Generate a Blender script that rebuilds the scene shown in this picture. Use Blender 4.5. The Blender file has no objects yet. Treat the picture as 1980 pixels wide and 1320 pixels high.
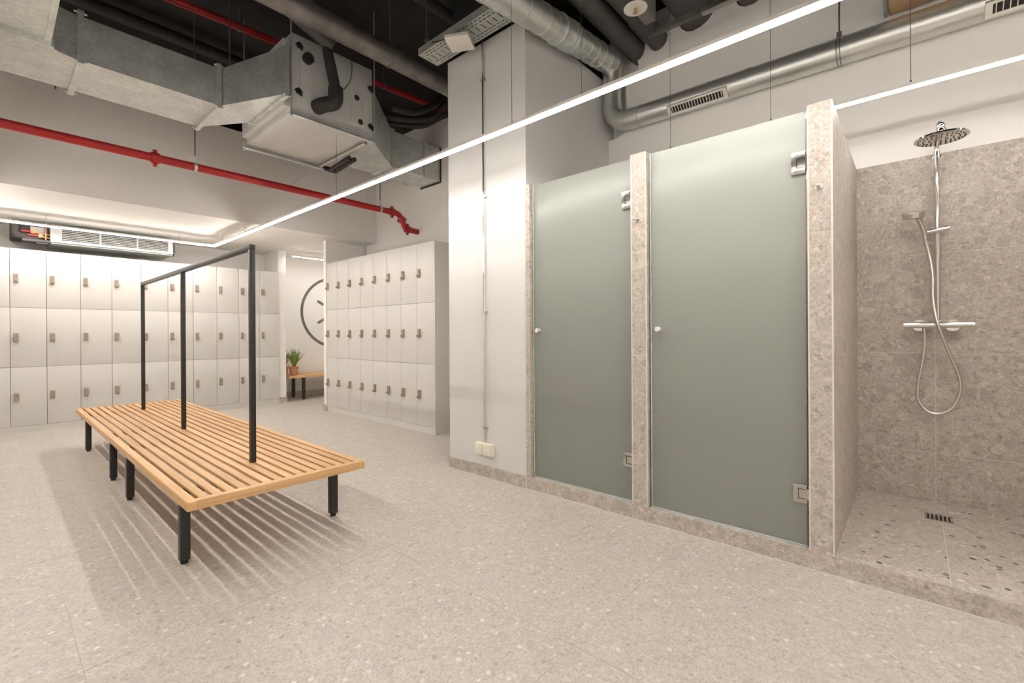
import bpy, bmesh, math, random
from mathutils import Vector, Matrix
random.seed(7)
scene = bpy.context.scene
col = scene.collection
R = math.radians

# ------------------------------------------------------------------ camera
H = 1.15
FPX = 884.0
cam_d = bpy.data.cameras.new('camera'); cam = bpy.data.objects.new('camera', cam_d); col.objects.link(cam)
a = math.atan2(1010, FPX); rl = R(0.33)
fwd = Vector((math.sin(a), math.cos(a), 0)); rt = Vector((math.cos(a), -math.sin(a), 0)); up = Vector((0, 0, 1))
r2 = rt*math.cos(rl) - up*math.sin(rl); u2 = up*math.cos(rl) + rt*math.sin(rl)
m = Matrix((r2, u2, -fwd)).transposed().to_4x4(); m.translation = Vector((0, 0, H))
cam.matrix_world = m
cam_d.sensor_width = 36; cam_d.lens = FPX/1980*36; cam_d.shift_y = -(660-643)/1980
cam_d.clip_start = 0.05; cam_d.clip_end = 60
scene.camera = cam

# ------------------------------------------------------------------ world, exposure
w = bpy.data.worlds.new('world'); scene.world = w; w.use_nodes = True
w.node_tree.nodes['Background'].inputs[0].default_value = (0.9, 0.93, 1, 1)
w.node_tree.nodes['Background'].inputs[1].default_value = 0.05
vs = scene.view_settings
vs.view_transform = 'Standard'; vs.look = 'None'; vs.gamma = 1; vs.use_curve_mapping = False
vs.exposure = 0.97
cy = scene.cycles
cy.max_bounces = 6; cy.diffuse_bounces = 4; cy.glossy_bounces = 3; cy.transmission_bounces = 5; cy.transparent_max_bounces = 4
cy.use_adaptive_sampling = True; cy.adaptive_threshold = 0.13; cy.adaptive_min_samples = 24; cy.use_denoising = True
LED_STRENGTH = 40.0
LED_COLOR = (1.0, 0.938, 0.868, 1)

# ------------------------------------------------------------------ materials
def mat(name, color=(.8, .8, .8), rough=.5, metal=0.0, spec=.5):
    mt = bpy.data.materials.new(name); mt.use_nodes = True
    b = mt.node_tree.nodes['Principled BSDF']
    b.inputs['Base Color'].default_value = (*color, 1); b.inputs['Roughness'].default_value = rough
    b.inputs['Metallic'].default_value = metal; b.inputs['Specular IOR Level'].default_value = spec
    return mt
def nd(mt, typ, **kw):
    n = mt.node_tree.nodes.new(typ)
    for k, v in kw.items(): setattr(n, k, v)
    return n
def lk(mt, o, i): mt.node_tree.links.new(o, i)
def ramp(mt, stops):
    n = nd(mt, 'ShaderNodeValToRGB'); cr = n.color_ramp
    while len(cr.elements) < len(stops): cr.elements.new(.5)
    for e, (p, c) in zip(cr.elements, stops): e.position = p; e.color = (*c, 1)
    return n
def noisy(name, color, rough=.5, metal=0, scale=6, amt=.08, stretch=None, bump=0, spec=.5, detail=4):
    """plain material with faint tonal variation"""
    mt = mat(name, color, rough, metal, spec); b = mt.node_tree.nodes['Principled BSDF']
    g = nd(mt, 'ShaderNodeNewGeometry'); n = nd(mt, 'ShaderNodeTexNoise'); n.inputs['Scale'].default_value = scale; n.inputs['Detail'].default_value = detail
    if stretch:
        mp = nd(mt, 'ShaderNodeMapping'); mp.inputs['Scale'].default_value = stretch
        lk(mt, g.outputs['Position'], mp.inputs['Vector']); lk(mt, mp.outputs['Vector'], n.inputs['Vector'])
    else: lk(mt, g.outputs['Position'], n.inputs['Vector'])
    lo = tuple(c*(1-amt) for c in color); hi = tuple(min(1, c*(1+amt)) for c in color)
    rp = ramp(mt, [(.3, lo), (.7, hi)]); lk(mt, n.outputs['Fac'], rp.inputs['Fac']); lk(mt, rp.outputs['Color'], b.inputs['Base Color'])
    if bump:
        bp = nd(mt, 'ShaderNodeBump'); bp.inputs['Strength'].default_value = bump; bp.inputs['Distance'].default_value = .002
        lk(mt, n.outputs['Fac'], bp.inputs['Height']); lk(mt, bp.outputs['Normal'], b.inputs['Normal'])
    return mt
def stone(name, base, contrast=1.0, chips=0.0, rough=.45, scale=1.0, chipcols=None, chipscale=34, chipsize=.42):
    """conglomerate stone: angular fragments of several sizes in a fine matrix"""
    mt = mat(name, base, rough); b = mt.node_tree.nodes['Principled BSDF']
    g = nd(mt, 'ShaderNodeNewGeometry'); oi = nd(mt, 'ShaderNodeObjectInfo')
    ml = nd(mt, 'ShaderNodeMath', operation='MULTIPLY'); ml.inputs[1].default_value = 37.0; lk(mt, oi.outputs['Random'], ml.inputs[0])
    cb = nd(mt, 'ShaderNodeCombineXYZ'); [lk(mt, ml.outputs[0], cb.inputs[i]) for i in range(3)]
    ad = nd(mt, 'ShaderNodeVectorMath', operation='ADD'); lk(mt, g.outputs['Position'], ad.inputs[0]); lk(mt, cb.outputs[0], ad.inputs[1])
    wn = nd(mt, 'ShaderNodeTexNoise'); wn.inputs['Scale'].default_value = 22*scale; wn.inputs['Detail'].default_value = 1; lk(mt, ad.outputs[0], wn.inputs['Vector'])
    wm = nd(mt, 'ShaderNodeMixRGB'); wm.blend_type = 'LINEAR_LIGHT'; wm.inputs['Fac'].default_value = .009
    lk(mt, ad.outputs[0], wm.inputs[1]); lk(mt, wn.outputs['Fac'], wm.inputs[2])
    def vor(s, lo, hi, mid, seedoff):
        v = nd(mt, 'ShaderNodeTexVoronoi'); v.inputs['Scale'].default_value = s*scale; v.inputs['Randomness'].default_value = 1
        o = nd(mt, 'ShaderNodeVectorMath', operation='ADD'); o.inputs[1].default_value = (seedoff, seedoff*.7, -seedoff); lk(mt, wm.outputs[0], o.inputs[0])
        lk(mt, o.outputs[0], v.inputs['Vector'])
        sp = nd(mt, 'ShaderNodeSeparateColor'); lk(mt, v.outputs['Color'], sp.inputs[0])
        return v, sp
    c = contrast
    def sh(f, warm=0): return tuple(max(0, min(1, x*(1+(f-1)*c)*(1+warm*k))) for x, k in zip(base, (1, 0, -1)))
    v1, s1 = vor(24, 0, 0, 0, 0.0)
    r1 = ramp(mt, [(0, sh(.70)), (.18, sh(.88)), (.45, sh(1.0)), (.75, sh(1.08)), (1, sh(1.30))]); lk(mt, s1.outputs[0], r1.inputs['Fac'])
    v2, s2 = vor(62, 0, 0, 0, 3.1)
    r2_ = ramp(mt, [(0, sh(.62)), (.2, sh(.9, .04)), (.55, sh(1.0)), (.8, sh(1.1)), (1, sh(1.36))]); lk(mt, s2.outputs[1], r2_.inputs['Fac'])
    # where the big fragments show through
    gt = nd(mt, 'ShaderNodeMath', operation='GREATER_THAN'); gt.inputs[1].default_value = .66; lk(mt, s1.outputs[2], gt.inputs[0])
    mx = nd(mt, 'ShaderNodeMixRGB'); lk(mt, gt.outputs[0], mx.inputs['Fac']); lk(mt, r2_.outputs[0], mx.inputs[1]); lk(mt, r1.outputs[0], mx.inputs[2])
    # cloudy tone
    n3 = nd(mt, 'ShaderNodeTexNoise'); n3.inputs['Scale'].default_value = 90*scale; n3.inputs['Detail'].default_value = 1; lk(mt, ad.outputs[0], n3.inputs['Vector'])
    r3 = ramp(mt, [(.25, (.80, .80, .80)), (.75, (1.14, 1.14, 1.14))]); lk(mt, n3.outputs['Fac'], r3.inputs['Fac'])
    mu = nd(mt, 'ShaderNodeMixRGB'); mu.blend_type = 'MULTIPLY'; mu.inputs['Fac'].default_value = .8*min(1, contrast)
    lk(mt, mx.outputs[0], mu.inputs[1]); lk(mt, r3.outputs[0], mu.inputs[2])
    v5, s5 = vor(150, 0, 0, 0, 5.3)
    r5 = ramp(mt, [(0, (.74, .73, .72)), (.3, (.95, .95, .95)), (.7, (1.03, 1.03, 1.03)), (1, (1.20, 1.20, 1.20))]); lk(mt, s5.outputs[0], r5.inputs['Fac'])
    mu5 = nd(mt, 'ShaderNodeMixRGB'); mu5.blend_type = 'MULTIPLY'; mu5.inputs['Fac'].default_value = .75
    lk(mt, mu.outputs[0], mu5.inputs[1]); lk(mt, r5.outputs[0], mu5.inputs[2])
    out = mu5.outputs[0]
    if chips:
        v4, s4 = vor(chipscale, 0, 0, 0, 9.7)
        g4 = nd(mt, 'ShaderNodeMath', operation='GREATER_THAN'); g4.inputs[1].default_value = 1-chips; lk(mt, s4.outputs[0], g4.inputs[0])
        l4 = nd(mt, 'ShaderNodeMath', operation='LESS_THAN'); l4.inputs[1].default_value = chipsize; lk(mt, v4.outputs['Distance'], l4.inputs[0])
        m4 = nd(mt, 'ShaderNodeMath', operation='MULTIPLY'); lk(mt, g4.outputs[0], m4.inputs[0]); lk(mt, l4.outputs[0], m4.inputs[1])
        c4 = ramp(mt, chipcols or [(.0, (.11, .12, .13)), (.5, (.20, .19, .18)), (.55, (.62, .60, .56)), (1, (.72, .70, .66))]); lk(mt, s4.outputs[1], c4.inputs['Fac'])
        mm = nd(mt, 'ShaderNodeMixRGB'); lk(mt, m4.outputs[0], mm.inputs['Fac']); lk(mt, out, mm.inputs[1]); lk(mt, c4.outputs[0], mm.inputs[2]); out = mm.outputs[0]
    lk(mt, out, b.inputs['Base Color'])
    return mt
def wood(name, sc=(60, 2.2, 60)):
    mt = mat(name, (.62, .36, .16), .42); b = mt.node_tree.nodes['Principled BSDF']
    tc = nd(mt, 'ShaderNodeNewGeometry'); oi = nd(mt, 'ShaderNodeObjectInfo')
    ml = nd(mt, 'ShaderNodeMath', operation='MULTIPLY'); ml.inputs[1].default_value = 53.0; lk(mt, oi.outputs['Random'], ml.inputs[0])
    cb = nd(mt, 'ShaderNodeCombineXYZ'); [lk(mt, ml.outputs[0], cb.inputs[i]) for i in range(3)]
    ad = nd(mt, 'ShaderNodeVectorMath', operation='ADD'); lk(mt, tc.outputs['Position'], ad.inputs[0]); lk(mt, cb.outputs[0], ad.inputs[1])
    mp = nd(mt, 'ShaderNodeMapping'); mp.inputs['Scale'].default_value = sc; lk(mt, ad.outputs[0], mp.inputs['Vector'])
    n = nd(mt, 'ShaderNodeTexNoise'); n.inputs['Scale'].default_value = 1; n.inputs['Detail'].default_value = 5; n.inputs['Distortion'].default_value = .4; lk(mt, mp.outputs[0], n.inputs['Vector'])
    rp = ramp(mt, [(.25, (.52, .285, .115)), (.5, (.66, .395, .185)), (.8, (.74, .475, .245))]); lk(mt, n.outputs['Fac'], rp.inputs['Fac'])
    hv = nd(mt, 'ShaderNodeHueSaturation'); lk(mt, rp.outputs[0], hv.inputs['Color'])
    mr = nd(mt, 'ShaderNodeMapRange'); mr.inputs[3].default_value = .9; mr.inputs[4].default_value = 1.1; lk(mt, oi.outputs['Random'], mr.inputs[0]); lk(mt, mr.outputs[0], hv.inputs['Value'])
    lk(mt, hv.outputs[0], b.inputs['Base Color'])
    bp = nd(mt, 'ShaderNodeBump'); bp.inputs['Strength'].default_value = .1; bp.inputs['Distance'].default_value = .001; lk(mt, n.outputs['Fac'], bp.inputs['Height']); lk(mt, bp.outputs[0], b.inputs['Normal'])
    return mt
def galv(name, color=(.68, .71, .69), rough=.38, var=1.0, metal=.75):
    mt = mat(name, color, rough, metal); b = mt.node_tree.nodes['Principled BSDF']
    g = nd(mt, 'ShaderNodeNewGeometry'); v = nd(mt, 'ShaderNodeTexVoronoi'); v.inputs['Scale'].default_value = 55; lk(mt, g.outputs['Position'], v.inputs['Vector'])
    n = nd(mt, 'ShaderNodeTexNoise'); n.inputs['Scale'].default_value = 5; n.inputs['Detail'].default_value = 6; lk(mt, g.outputs['Position'], n.inputs['Vector'])
    sp = nd(mt, 'ShaderNodeSeparateColor'); lk(mt, v.outputs['Color'], sp.inputs[0])
    ms = nd(mt, 'ShaderNodeMath', operation='MULTIPLY_ADD'); ms.inputs[1].default_value = .25; lk(mt, sp.outputs[0], ms.inputs[0]); lk(mt, n.outputs['Fac'], ms.inputs[2])
    rp = ramp(mt, [(.3, tuple(c*(1-.22*var) for c in color)), (.9, tuple(min(1, c*(1+.22*var)) for c in color))]); lk(mt, ms.outputs[0], rp.inputs['Fac']); lk(mt, rp.outputs[0], b.inputs['Base Color'])
    rr = nd(mt, 'ShaderNodeMapRange'); rr.inputs[3].default_value = rough*(1-.2*var); rr.inputs[4].default_value = rough*(1+.3*var); lk(mt, n.outputs['Fac'], rr.inputs[0]); lk(mt, rr.outputs[0], b.inputs['Roughness'])
    return mt
def frosted(name):
    mt = bpy.data.materials.new(name); mt.use_nodes = True; nt = mt.node_tree; nt.nodes.clear()
    o = nd(mt, 'ShaderNodeOutputMaterial')
    rf = nd(mt, 'ShaderNodeBsdfRefraction'); rf.inputs['IOR'].default_value = 1.45; rf.inputs['Roughness'].default_value = .5; rf.inputs['Color'].default_value = (.90, .93, .90, 1)
    tr = nd(mt, 'ShaderNodeBsdfTranslucent'); tr.inputs['Color'].default_value = (.86, .90, .87, 1)
    df = nd(mt, 'ShaderNodeBsdfDiffuse'); df.inputs['Color'].default_value = (.60, .62, .58, 1)
    gl = nd(mt, 'ShaderNodeBsdfGlossy'); gl.inputs['Roughness'].default_value = .28; gl.inputs['Color'].default_value = (.9, .92, .9, 1)
    m1 = nd(mt, 'ShaderNodeMixShader'); m1.inputs[0].default_value = .3; lk(mt, rf.outputs[0], m1.inputs[1]); lk(mt, tr.outputs[0], m1.inputs[2])
    m2 = nd(mt, 'ShaderNodeMixShader'); m2.inputs[0].default_value = .36; lk(mt, m1.outputs[0], m2.inputs[1]); lk(mt, df.outputs[0], m2.inputs[2])
    fr = nd(mt, 'ShaderNodeFresnel'); fr.inputs[0].default_value = 1.35
    m3 = nd(mt, 'ShaderNodeMixShader'); lk(mt, fr.outputs[0], m3.inputs[0]); lk(mt, m2.outputs[0], m3.inputs[1]); lk(mt, gl.outputs[0], m3.inputs[2])
    lk(mt, m3.outputs[0], o.inputs[0])
    return mt
def emit(name, c, s):
    mt = bpy.data.materials.new(name); mt.use_nodes = True; nt = mt.node_tree; nt.nodes.clear()
    o = nd(mt, 'ShaderNodeOutputMaterial'); e = nd(mt, 'ShaderNodeEmission'); e.inputs[0].default_value = c; e.inputs[1].default_value = s; lk(mt, e.outputs[0], o.inputs[0])
    return mt

M = dict(
    floor=stone('floor_stone', (.515, .472, .425), .27, rough=.42, chips=.16, chipscale=42, chipsize=.40, chipcols=[(0, (.37, .315, .265)), (.35, (.44, .385, .335)), (.42, (.56, .525, .48)), (1, (.69, .665, .63))]),
    tile=stone('wall_stone', (.49, .437, .388), .60, rough=.5, scale=.8),
    shfloor=stone('shower_stone', (.52, .465, .41), .5, chips=.13, rough=.45),
    grout=noisy('grout', (.70, .65, .59), .8), floorgrout=noisy('floor_grout', (.58, .535, .48), .8),
    core=noisy('plaster_core', (.70, .64, .57), .8),
    paint=noisy('white_paint', (.86, .84, .81), .55, scale=2.5, amt=.012, detail=1),
    gloss_paint=noisy('white_washable_paint', (.67, .665, .655), .25, scale=2.5, amt=.012, detail=1),
    black=noisy('black_ceiling_paint', (.020, .018, .017), .8, scale=7, amt=.3, bump=.3),
    laminate=noisy('locker_laminate', (.625, .605, .575), .38, scale=1.5, amt=.015),
    lockbody=noisy('locker_carcass', (.60, .54, .45), .5, scale=2, amt=.03),
    lock=noisy('lock_metal', (.40, .33, .27), .45, .4, scale=300, amt=.35),
    wood=wood('oak_wood'), woodx=wood('oak_wood_cross', (2.2, 60, 60)),
    blackmetal=noisy('black_metal', (.022, .020, .018), .38, .0, scale=20, amt=.1),
    foot=noisy('black_plastic', (.015, .015, .015), .55),
    galv=galv('galvanised_steel'), spiral=galv('spiral_steel', (.68, .69, .66), .34, .25, .85),
    fcu=noisy('grey_panel', (.66, .66, .65), .45, .1, scale=4, amt=.06),
    steelpipe=noisy('dark_steel_pipe', (.20, .185, .17), .38, .6, scale=9, amt=.25),
    rubber=noisy('black_insulation', (.025, .022, .021), .6, scale=14, amt=.25, bump=.15),
    greyins=noisy('grey_insulation', (.09, .083, .08), .65, scale=8, amt=.15),
    red=noisy('red_paint', (.40, .014, .016), .32, scale=8, amt=.12),
    chrome=mat('chrome', (.82, .82, .80), .07, 1.0), satin=noisy('satin_steel', (.62, .60, .57), .28, 1.0, scale=60, amt=.05),
    mirror=noisy('hinge_steel', (.55, .53, .50), .16, 1.0, scale=30, amt=.04),
    knob=noisy('brushed_knob', (.82, .81, .79), .4, .5, scale=60, amt=.03), hose=mat('steel_hose', (.72, .71, .67), .28, .9),
    glass=frosted('frosted_glass'), glassedge=noisy('seal_strip', (.55, .62, .60), .2, scale=10, amt=.03),
    led=emit('led_glow', LED_COLOR, LED_STRENGTH), led_soft=emit('led_glow_soft', LED_COLOR, LED_STRENGTH*.55), led_mid=emit('led_glow_mid', LED_COLOR, LED_STRENGTH*.7), housing=noisy('led_profile', (.78, .75, .70), .45),
    wire=noisy('wire_steel', (.20, .19, .18), .4, .6), white=noisy('white_plastic', (.80, .77, .71), .35, scale=9, amt=.01),
    louvre=noisy('louvre_grey', (.50, .50, .49), .4), dark=noisy('dark_gap', (.03, .028, .025), .8), ring=noisy('ring_paint', (.16, .145, .135), .6),
    terracotta=noisy('terracotta', (.58, .26, .15), .75, scale=18, amt=.12), soil=noisy('soil', (.05, .035, .025), .9),
    leaf=noisy('leaf_green', (.22, .31, .06), .45, scale=25, amt=.45), copper=noisy('copper', (.60, .28, .16), .3, .9),
    brass=noisy('brass', (.55, .38, .16), .3, .9), concrete=noisy('grey_concrete', (.22, .21, .20), .8, scale=30, amt=.12),
    tan=noisy('tan_edge', (.55, .36, .20), .6), socket=noisy('cream_plastic', (.80, .75, .62), .3),
    trayzinc=noisy('tray_zinc', (.50, .53, .50), .4, .5, scale=20, amt=.08),
)

# ------------------------------------------------------------------ mesh helpers
LOC = {}
class MB:
    def __init__(s): s.bm = bmesh.new()
    def box(s, x0, x1, y0, y1, z0, z1, bev=0, rot=None):
        r = bmesh.ops.create_cube(s.bm, size=1)
        mt = Matrix.Translation(((x0+x1)/2, (y0+y1)/2, (z0+z1)/2))
        if rot is not None: mt = mt @ rot
        bmesh.ops.transform(s.bm, matrix=mt @ Matrix.Diagonal((abs(x1-x0), abs(y1-y0), abs(z1-z0), 1)), verts=r['verts'])
        if bev:
            es = list({e for v in r['verts'] for e in v.link_edges})
            bmesh.ops.bevel(s.bm, geom=es, offset=bev, segments=2, affect='EDGES', profile=.6)
        return s
    def cyl(s, p0, p1, r, seg=20, r2=None, caps=True):
        p0 = Vector(p0); p1 = Vector(p1); d = p1-p0
        q = d.to_track_quat('Z', 'Y').to_matrix().to_4x4()
        bmesh.ops.create_cone(s.bm, cap_ends=caps, segments=seg, radius1=r, radius2=r if r2 is None else r2, depth=d.length, matrix=Matrix.Translation((p0+p1)/2) @ q)
        return s
    def tube(s, pts, r, seg=14, caps=True):
        pts = [Vector(p) for p in pts]; n = len(pts); rings = []
        rad = r if isinstance(r, (list, tuple)) else [r]*n
        t = (pts[1]-pts[0]).normalized(); nrm = t.orthogonal().normalized()
        for i, p in enumerate(pts):
            tn = (pts[min(i+1, n-1)]-pts[max(i-1, 0)]).normalized()
            q = t.rotation_difference(tn); nrm = (q @ nrm).normalized(); t = tn
            bn = tn.cross(nrm).normalized()
            rings.append([s.bm.verts.new(p+(nrm*math.cos(k*2*math.pi/seg)+bn*math.sin(k*2*math.pi/seg))*rad[i]) for k in range(seg)])
        for A, B in zip(rings, rings[1:]):
            for k in range(seg): s.bm.faces.new((A[k], A[(k+1) % seg], B[(k+1) % seg], B[k]))
        if caps: s.bm.faces.new(rings[0][::-1]); s.bm.faces.new(rings[-1])
        return s
    def prism(s, poly, axis, a0, a1):
        """poly: list of 2-D points; axis 'x': (y,z), 'y': (x,z), 'z': (x,y)"""
        f = {'x': lambda u, v, k: (k, u, v), 'y': lambda u, v, k: (u, k, v), 'z': lambda u, v, k: (u, v, k)}[axis]
        A = [s.bm.verts.new(f(u, v, a0)) for u, v in poly]; B = [s.bm.verts.new(f(u, v, a1)) for u, v in poly]
        n = len(poly); s.bm.faces.new(A); s.bm.faces.new(B[::-1])
        for i in range(n): s.bm.faces.new((A[i], B[i], B[(i+1) % n], A[(i+1) % n]))
        return s
    def loft(s, A, B, caps=True):
        A = [s.bm.verts.new(p) for p in A]; B = [s.bm.verts.new(p) for p in B]; n = len(A)
        for i in range(n): s.bm.faces.new((A[i], A[(i+1) % n], B[(i+1) % n], B[i]))
        if caps: s.bm.faces.new(A[::-1]); s.bm.faces.new(B)
        return s
    def sphere(s, c, r, sx=1, sy=1, sz=1, seg=16):
        bmesh.ops.create_uvsphere(s.bm, u_segments=seg, v_segments=seg//2, radius=r, matrix=Matrix.Translation(c) @ Matrix.Diagonal((sx, sy, sz, 1)))
        return s
    def lathe(s, c, prof, seg=24, axis='z'):
        rings = []
        for r, h in prof:
            ring = []
            for k in range(seg):
                t = 2*math.pi*k/seg; u, v = r*math.cos(t), r*math.sin(t)
                p = {'z': (u, v, h), 'x': (h, u, v), 'y': (v, h, u)}[axis]
                ring.append(s.bm.verts.new((c[0]+p[0], c[1]+p[1], c[2]+p[2])))
            rings.append(ring)
        for A, B in zip(rings, rings[1:]):
            for k in range(seg): s.bm.faces.new((A[k], A[(k+1) % seg], B[(k+1) % seg], B[k]))
        s.bm.faces.new(rings[0][::-1]); s.bm.faces.new(rings[-1])
        return s
    def build(s, name, mt, parent=None, smooth=True, ang=38):
        bmesh.ops.recalc_face_normals(s.bm, faces=s.bm.faces[:])
        c = Vector((0, 0, 0)); vs_ = [v.co for v in s.bm.verts]
        lo = Vector([min(v[i] for v in vs_) for i in range(3)]); hi = Vector([max(v[i] for v in vs_) for i in range(3)]); c = (lo+hi)/2
        bmesh.ops.translate(s.bm, vec=-c, verts=s.bm.verts[:])
        me = bpy.data.meshes.new(name); s.bm.to_mesh(me); s.bm.free()
        if smooth: me.shade_smooth(); me.set_sharp_from_angle(angle=R(ang))
        me.materials.append(M[mt]); return link(name, me, c, parent)
def link(name, me, c, parent=None):
    o = bpy.data.objects.new(name, me); col.objects.link(o); c = Vector(c)
    LOC[o] = c
    if parent is not None: o.parent = parent; o.location = c - LOC[parent]
    else: o.location = c
    return o
BOXES = {}
def piece(name, mt, parent, x0, x1, y0, y1, z0, z1):
    """a plain slab piece; alike pieces share mesh data"""
    d = (round(x1-x0, 4), round(y1-y0, 4), round(z1-z0, 4), mt)
    if d not in BOXES:
        bm = bmesh.new(); bmesh.ops.create_cube(bm, size=1, matrix=Matrix.Diagonal((d[0], d[1], d[2], 1)))
        me = bpy.data.meshes.new(name); bm.to_mesh(me); bm.free(); me.materials.append(M[mt]); BOXES[d] = me
    return link(name, BOXES[d], ((x0+x1)/2, (y0+y1)/2, (z0+z1)/2), parent)
def thing(name, label, cat, loc=(0, 0, 0), group=None, local=False, rotz=0):
    o = bpy.data.objects.new(name, None); col.objects.link(o); o.location = loc; o.rotation_euler = (0, 0, rotz); o.empty_display_size = .1
    LOC[o] = Vector((0, 0, 0)) if local else Vector(loc)
    return tag(o, label, cat, group)
def tag(o, label, cat, group=None):
    o['label'] = label; o['category'] = cat; o['kind'] = 'thing'
    if group: o['group'] = group
    return o
def struct(o, label=None):
    o['kind'] = 'structure'
    if label: o['label'] = label
    return o
def sroot(name, loc, label):
    o = bpy.data.objects.new(name, None); col.objects.link(o); o.location = loc; LOC[o] = Vector(loc); return struct(o, label)
def copy_tree(o, parent=None):
    c = o.copy(); col.objects.link(c); c.parent = parent; LOC[c] = LOC[o].copy()
    for ch in o.children: copy_tree(ch, c)
    return c
def bend(p0, p1, p2, rad, n=8):
    """points of a rounded corner at p1"""
    p0, p1, p2 = Vector(p0), Vector(p1), Vector(p2); d0 = (p0-p1).normalized(); d2 = (p2-p1).normalized()
    A = p1+d0*rad; B = p1+d2*rad
    return [(A*(1-t)**2 + p1*2*t*(1-t) + B*t*t) for t in [i/n for i in range(n+1)]]
def path(pts, rad=.05, n=8):
    out = [Vector(pts[0])]
    for i in range(1, len(pts)-1): out += bend(pts[i-1], pts[i], pts[i+1], rad, n)
    return out+[Vector(pts[-1])]
def catmull(pts, n=10):
    P = [Vector(p) for p in pts]; P = [P[0]*2-P[1]]+P+[P[-1]*2-P[-2]]; out = []
    for i in range(1, len(P)-2):
        for k in range(n):
            t = k/n; a, b, c, d = P[i-1], P[i], P[i+1], P[i+2]
            out.append(.5*((2*b)+(c-a)*t+(2*a-5*b+4*c-d)*t*t+(3*b-a-3*c+d)*t**3))
    return out+[P[-2]]

XF = 2.607      # shower front
YL = 7.90       # locker row front
XC = 3.30       # locker block front
XW = 3.95       # right-hand wall
CEIL = 4.25
G = .0012       # half a grout joint

# ================================================================== setting
fl = struct(MB().box(-2.2, 6.2, -2.4, 8.75, -.1, -.0012).build('floor', 'floorgrout'), 'pale beige stone floor of large tiles')
xs = [-2.193, -.993, .207, 1.407, 2.607, 3.807, 5.007, 6.2]; ys = [-2.4, -1.462, -.262, .938, 2.138, 3.338, 4.538, 5.738, 6.938, 8.138, 8.75]
for i in range(len(xs)-1):
    for j in range(len(ys)-1):
        if xs[i] >= 2.6 and ys[j+1] < 2.2: continue
        if xs[i] >= 3.8 and ys[j+1] < 6: continue
        piece('tile', 'floor', fl, xs[i]+G, xs[i+1]-G, ys[j]+G, ys[j+1]-G, -.012, 0)
struct(MB().box(-2.4, 6.4, -2.6, 9, CEIL, CEIL+.1).build('ceiling', 'black'), 'black painted high ceiling')
# shell behind and beside the camera
struct(MB().box(-2.35, -2.2, -2.4, 8.75, 0, 3.65).build('wall_left', 'paint'))
struct(MB().box(-2.35, -2.2, -2.4, 8.75, 3.65, CEIL).build('wall_left_top', 'black'))
struct(MB().box(-2.35, 4.1, -2.55, -2.4, 0, 3.0).build('wall_front', 'paint'))
struct(MB().box(-2.35, 4.1, -2.55, -2.4, 3.0, CEIL).build('wall_front_top', 'black'))
# right-hand wall behind the showers and the locker block
struct(MB().box(XW, XW+.12, -2.4, 6.53, 0, 4.02).build('wall_right', 'paint'), 'off-white wall behind showers and lockers')
struct(MB().box(XW, XW+.12, -2.4, 6.53, 4.02, CEIL).build('wall_right_top', 'black'))
# column with the conduit
struct(MB().box(XF+.010, XW, 2.146, 3.01, 0, 3.48).build('wall_column', 'gloss_paint'), 'white column face with metal conduit')
struct(MB().box(XF+.045, XW, 2.18, 2.98, 3.48, CEIL).build('wall_column_top', 'black'))
bb = struct(MB().box(XF-.004, XF+.01, 2.15, 3.018, 0, .088).build('baseboard_column', 'tile'), 'stone skirting along the white column')
piece('joint', 'grout', bb, XF-.003, XF+.01, 2.143, 2.15, 0, .088)
# bulkhead, soffit and back wall
struct(MB().box(-2.2, 6.2, 6.23, 8.75, 2.54, 3.65).build('ceiling_soffit', 'paint'), 'lowered white soffit over the locker row')
struct(MB().box(-2.2, 6.2, 6.6, 8.75, 3.65, CEIL).build('wall_back_top', 'black'))
struct(MB().box(-2.2, 6.2, 8.52, 8.65, 0, 2.54).build('wall_back', 'paint'), 'white back wall with painted ring')
bb2 = struct(MB().box(3.29, 6.2, 8.505, 8.52, 0, .10).build('baseboard_back', 'tile'), 'stone skirting along the back wall')
struct(MB().box(3.165, 3.285, 7.93, 8.52, 0, 2.54).build('wall_pier_back', 'paint'), 'white pier at the end of the locker row')
struct(MB().box(3.155, 3.297, 7.918, 7.93, 0, .095).box(3.285, 3.297, 7.93, 8.505, 0, .095).build('baseboard_pier_back', 'tile'))
struct(MB().box(XC-.005, 6.2, 6.555, 6.63, 0, 2.54).build('wall_pier_middle', 'paint'), 'white wall end beside the locker block')
struct(MB().box(XC-.02, XC-.005, 6.548, 6.645, 0, .10).box(XC-.005, 6.2, 6.63, 6.645, 0, .10).build('baseboard_pier_middle', 'tile'))
struct(MB().box(6.2, 6.35, 6.5, 8.75, 0, 2.54).build('wall_far_right', 'paint'))

# ------------------------------------------------------------------ shower enclosure
SZ = .09; TOP = 2.238
ZJ = [SZ, .392, 1.008, 1.625, TOP]
T = .012
sb = sroot('wall_shower_back', (3.86, .4, SZ), 'grey-beige stone tiled back wall of the showers')
MB().box(3.8512, XW, -1.4, 2.146, 0, TOP-.002).build('substrate', 'grout', sb)
for j in range(4):
    for y0, y1 in ((1.31, 2.10), (.385, 1.19), (-.107, .28), (-1.307, -.107)):
        piece('tile', 'tile', sb, 3.85, 3.858, y0+G, y1-G, ZJ[j]+G, ZJ[j+1]-G)
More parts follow.
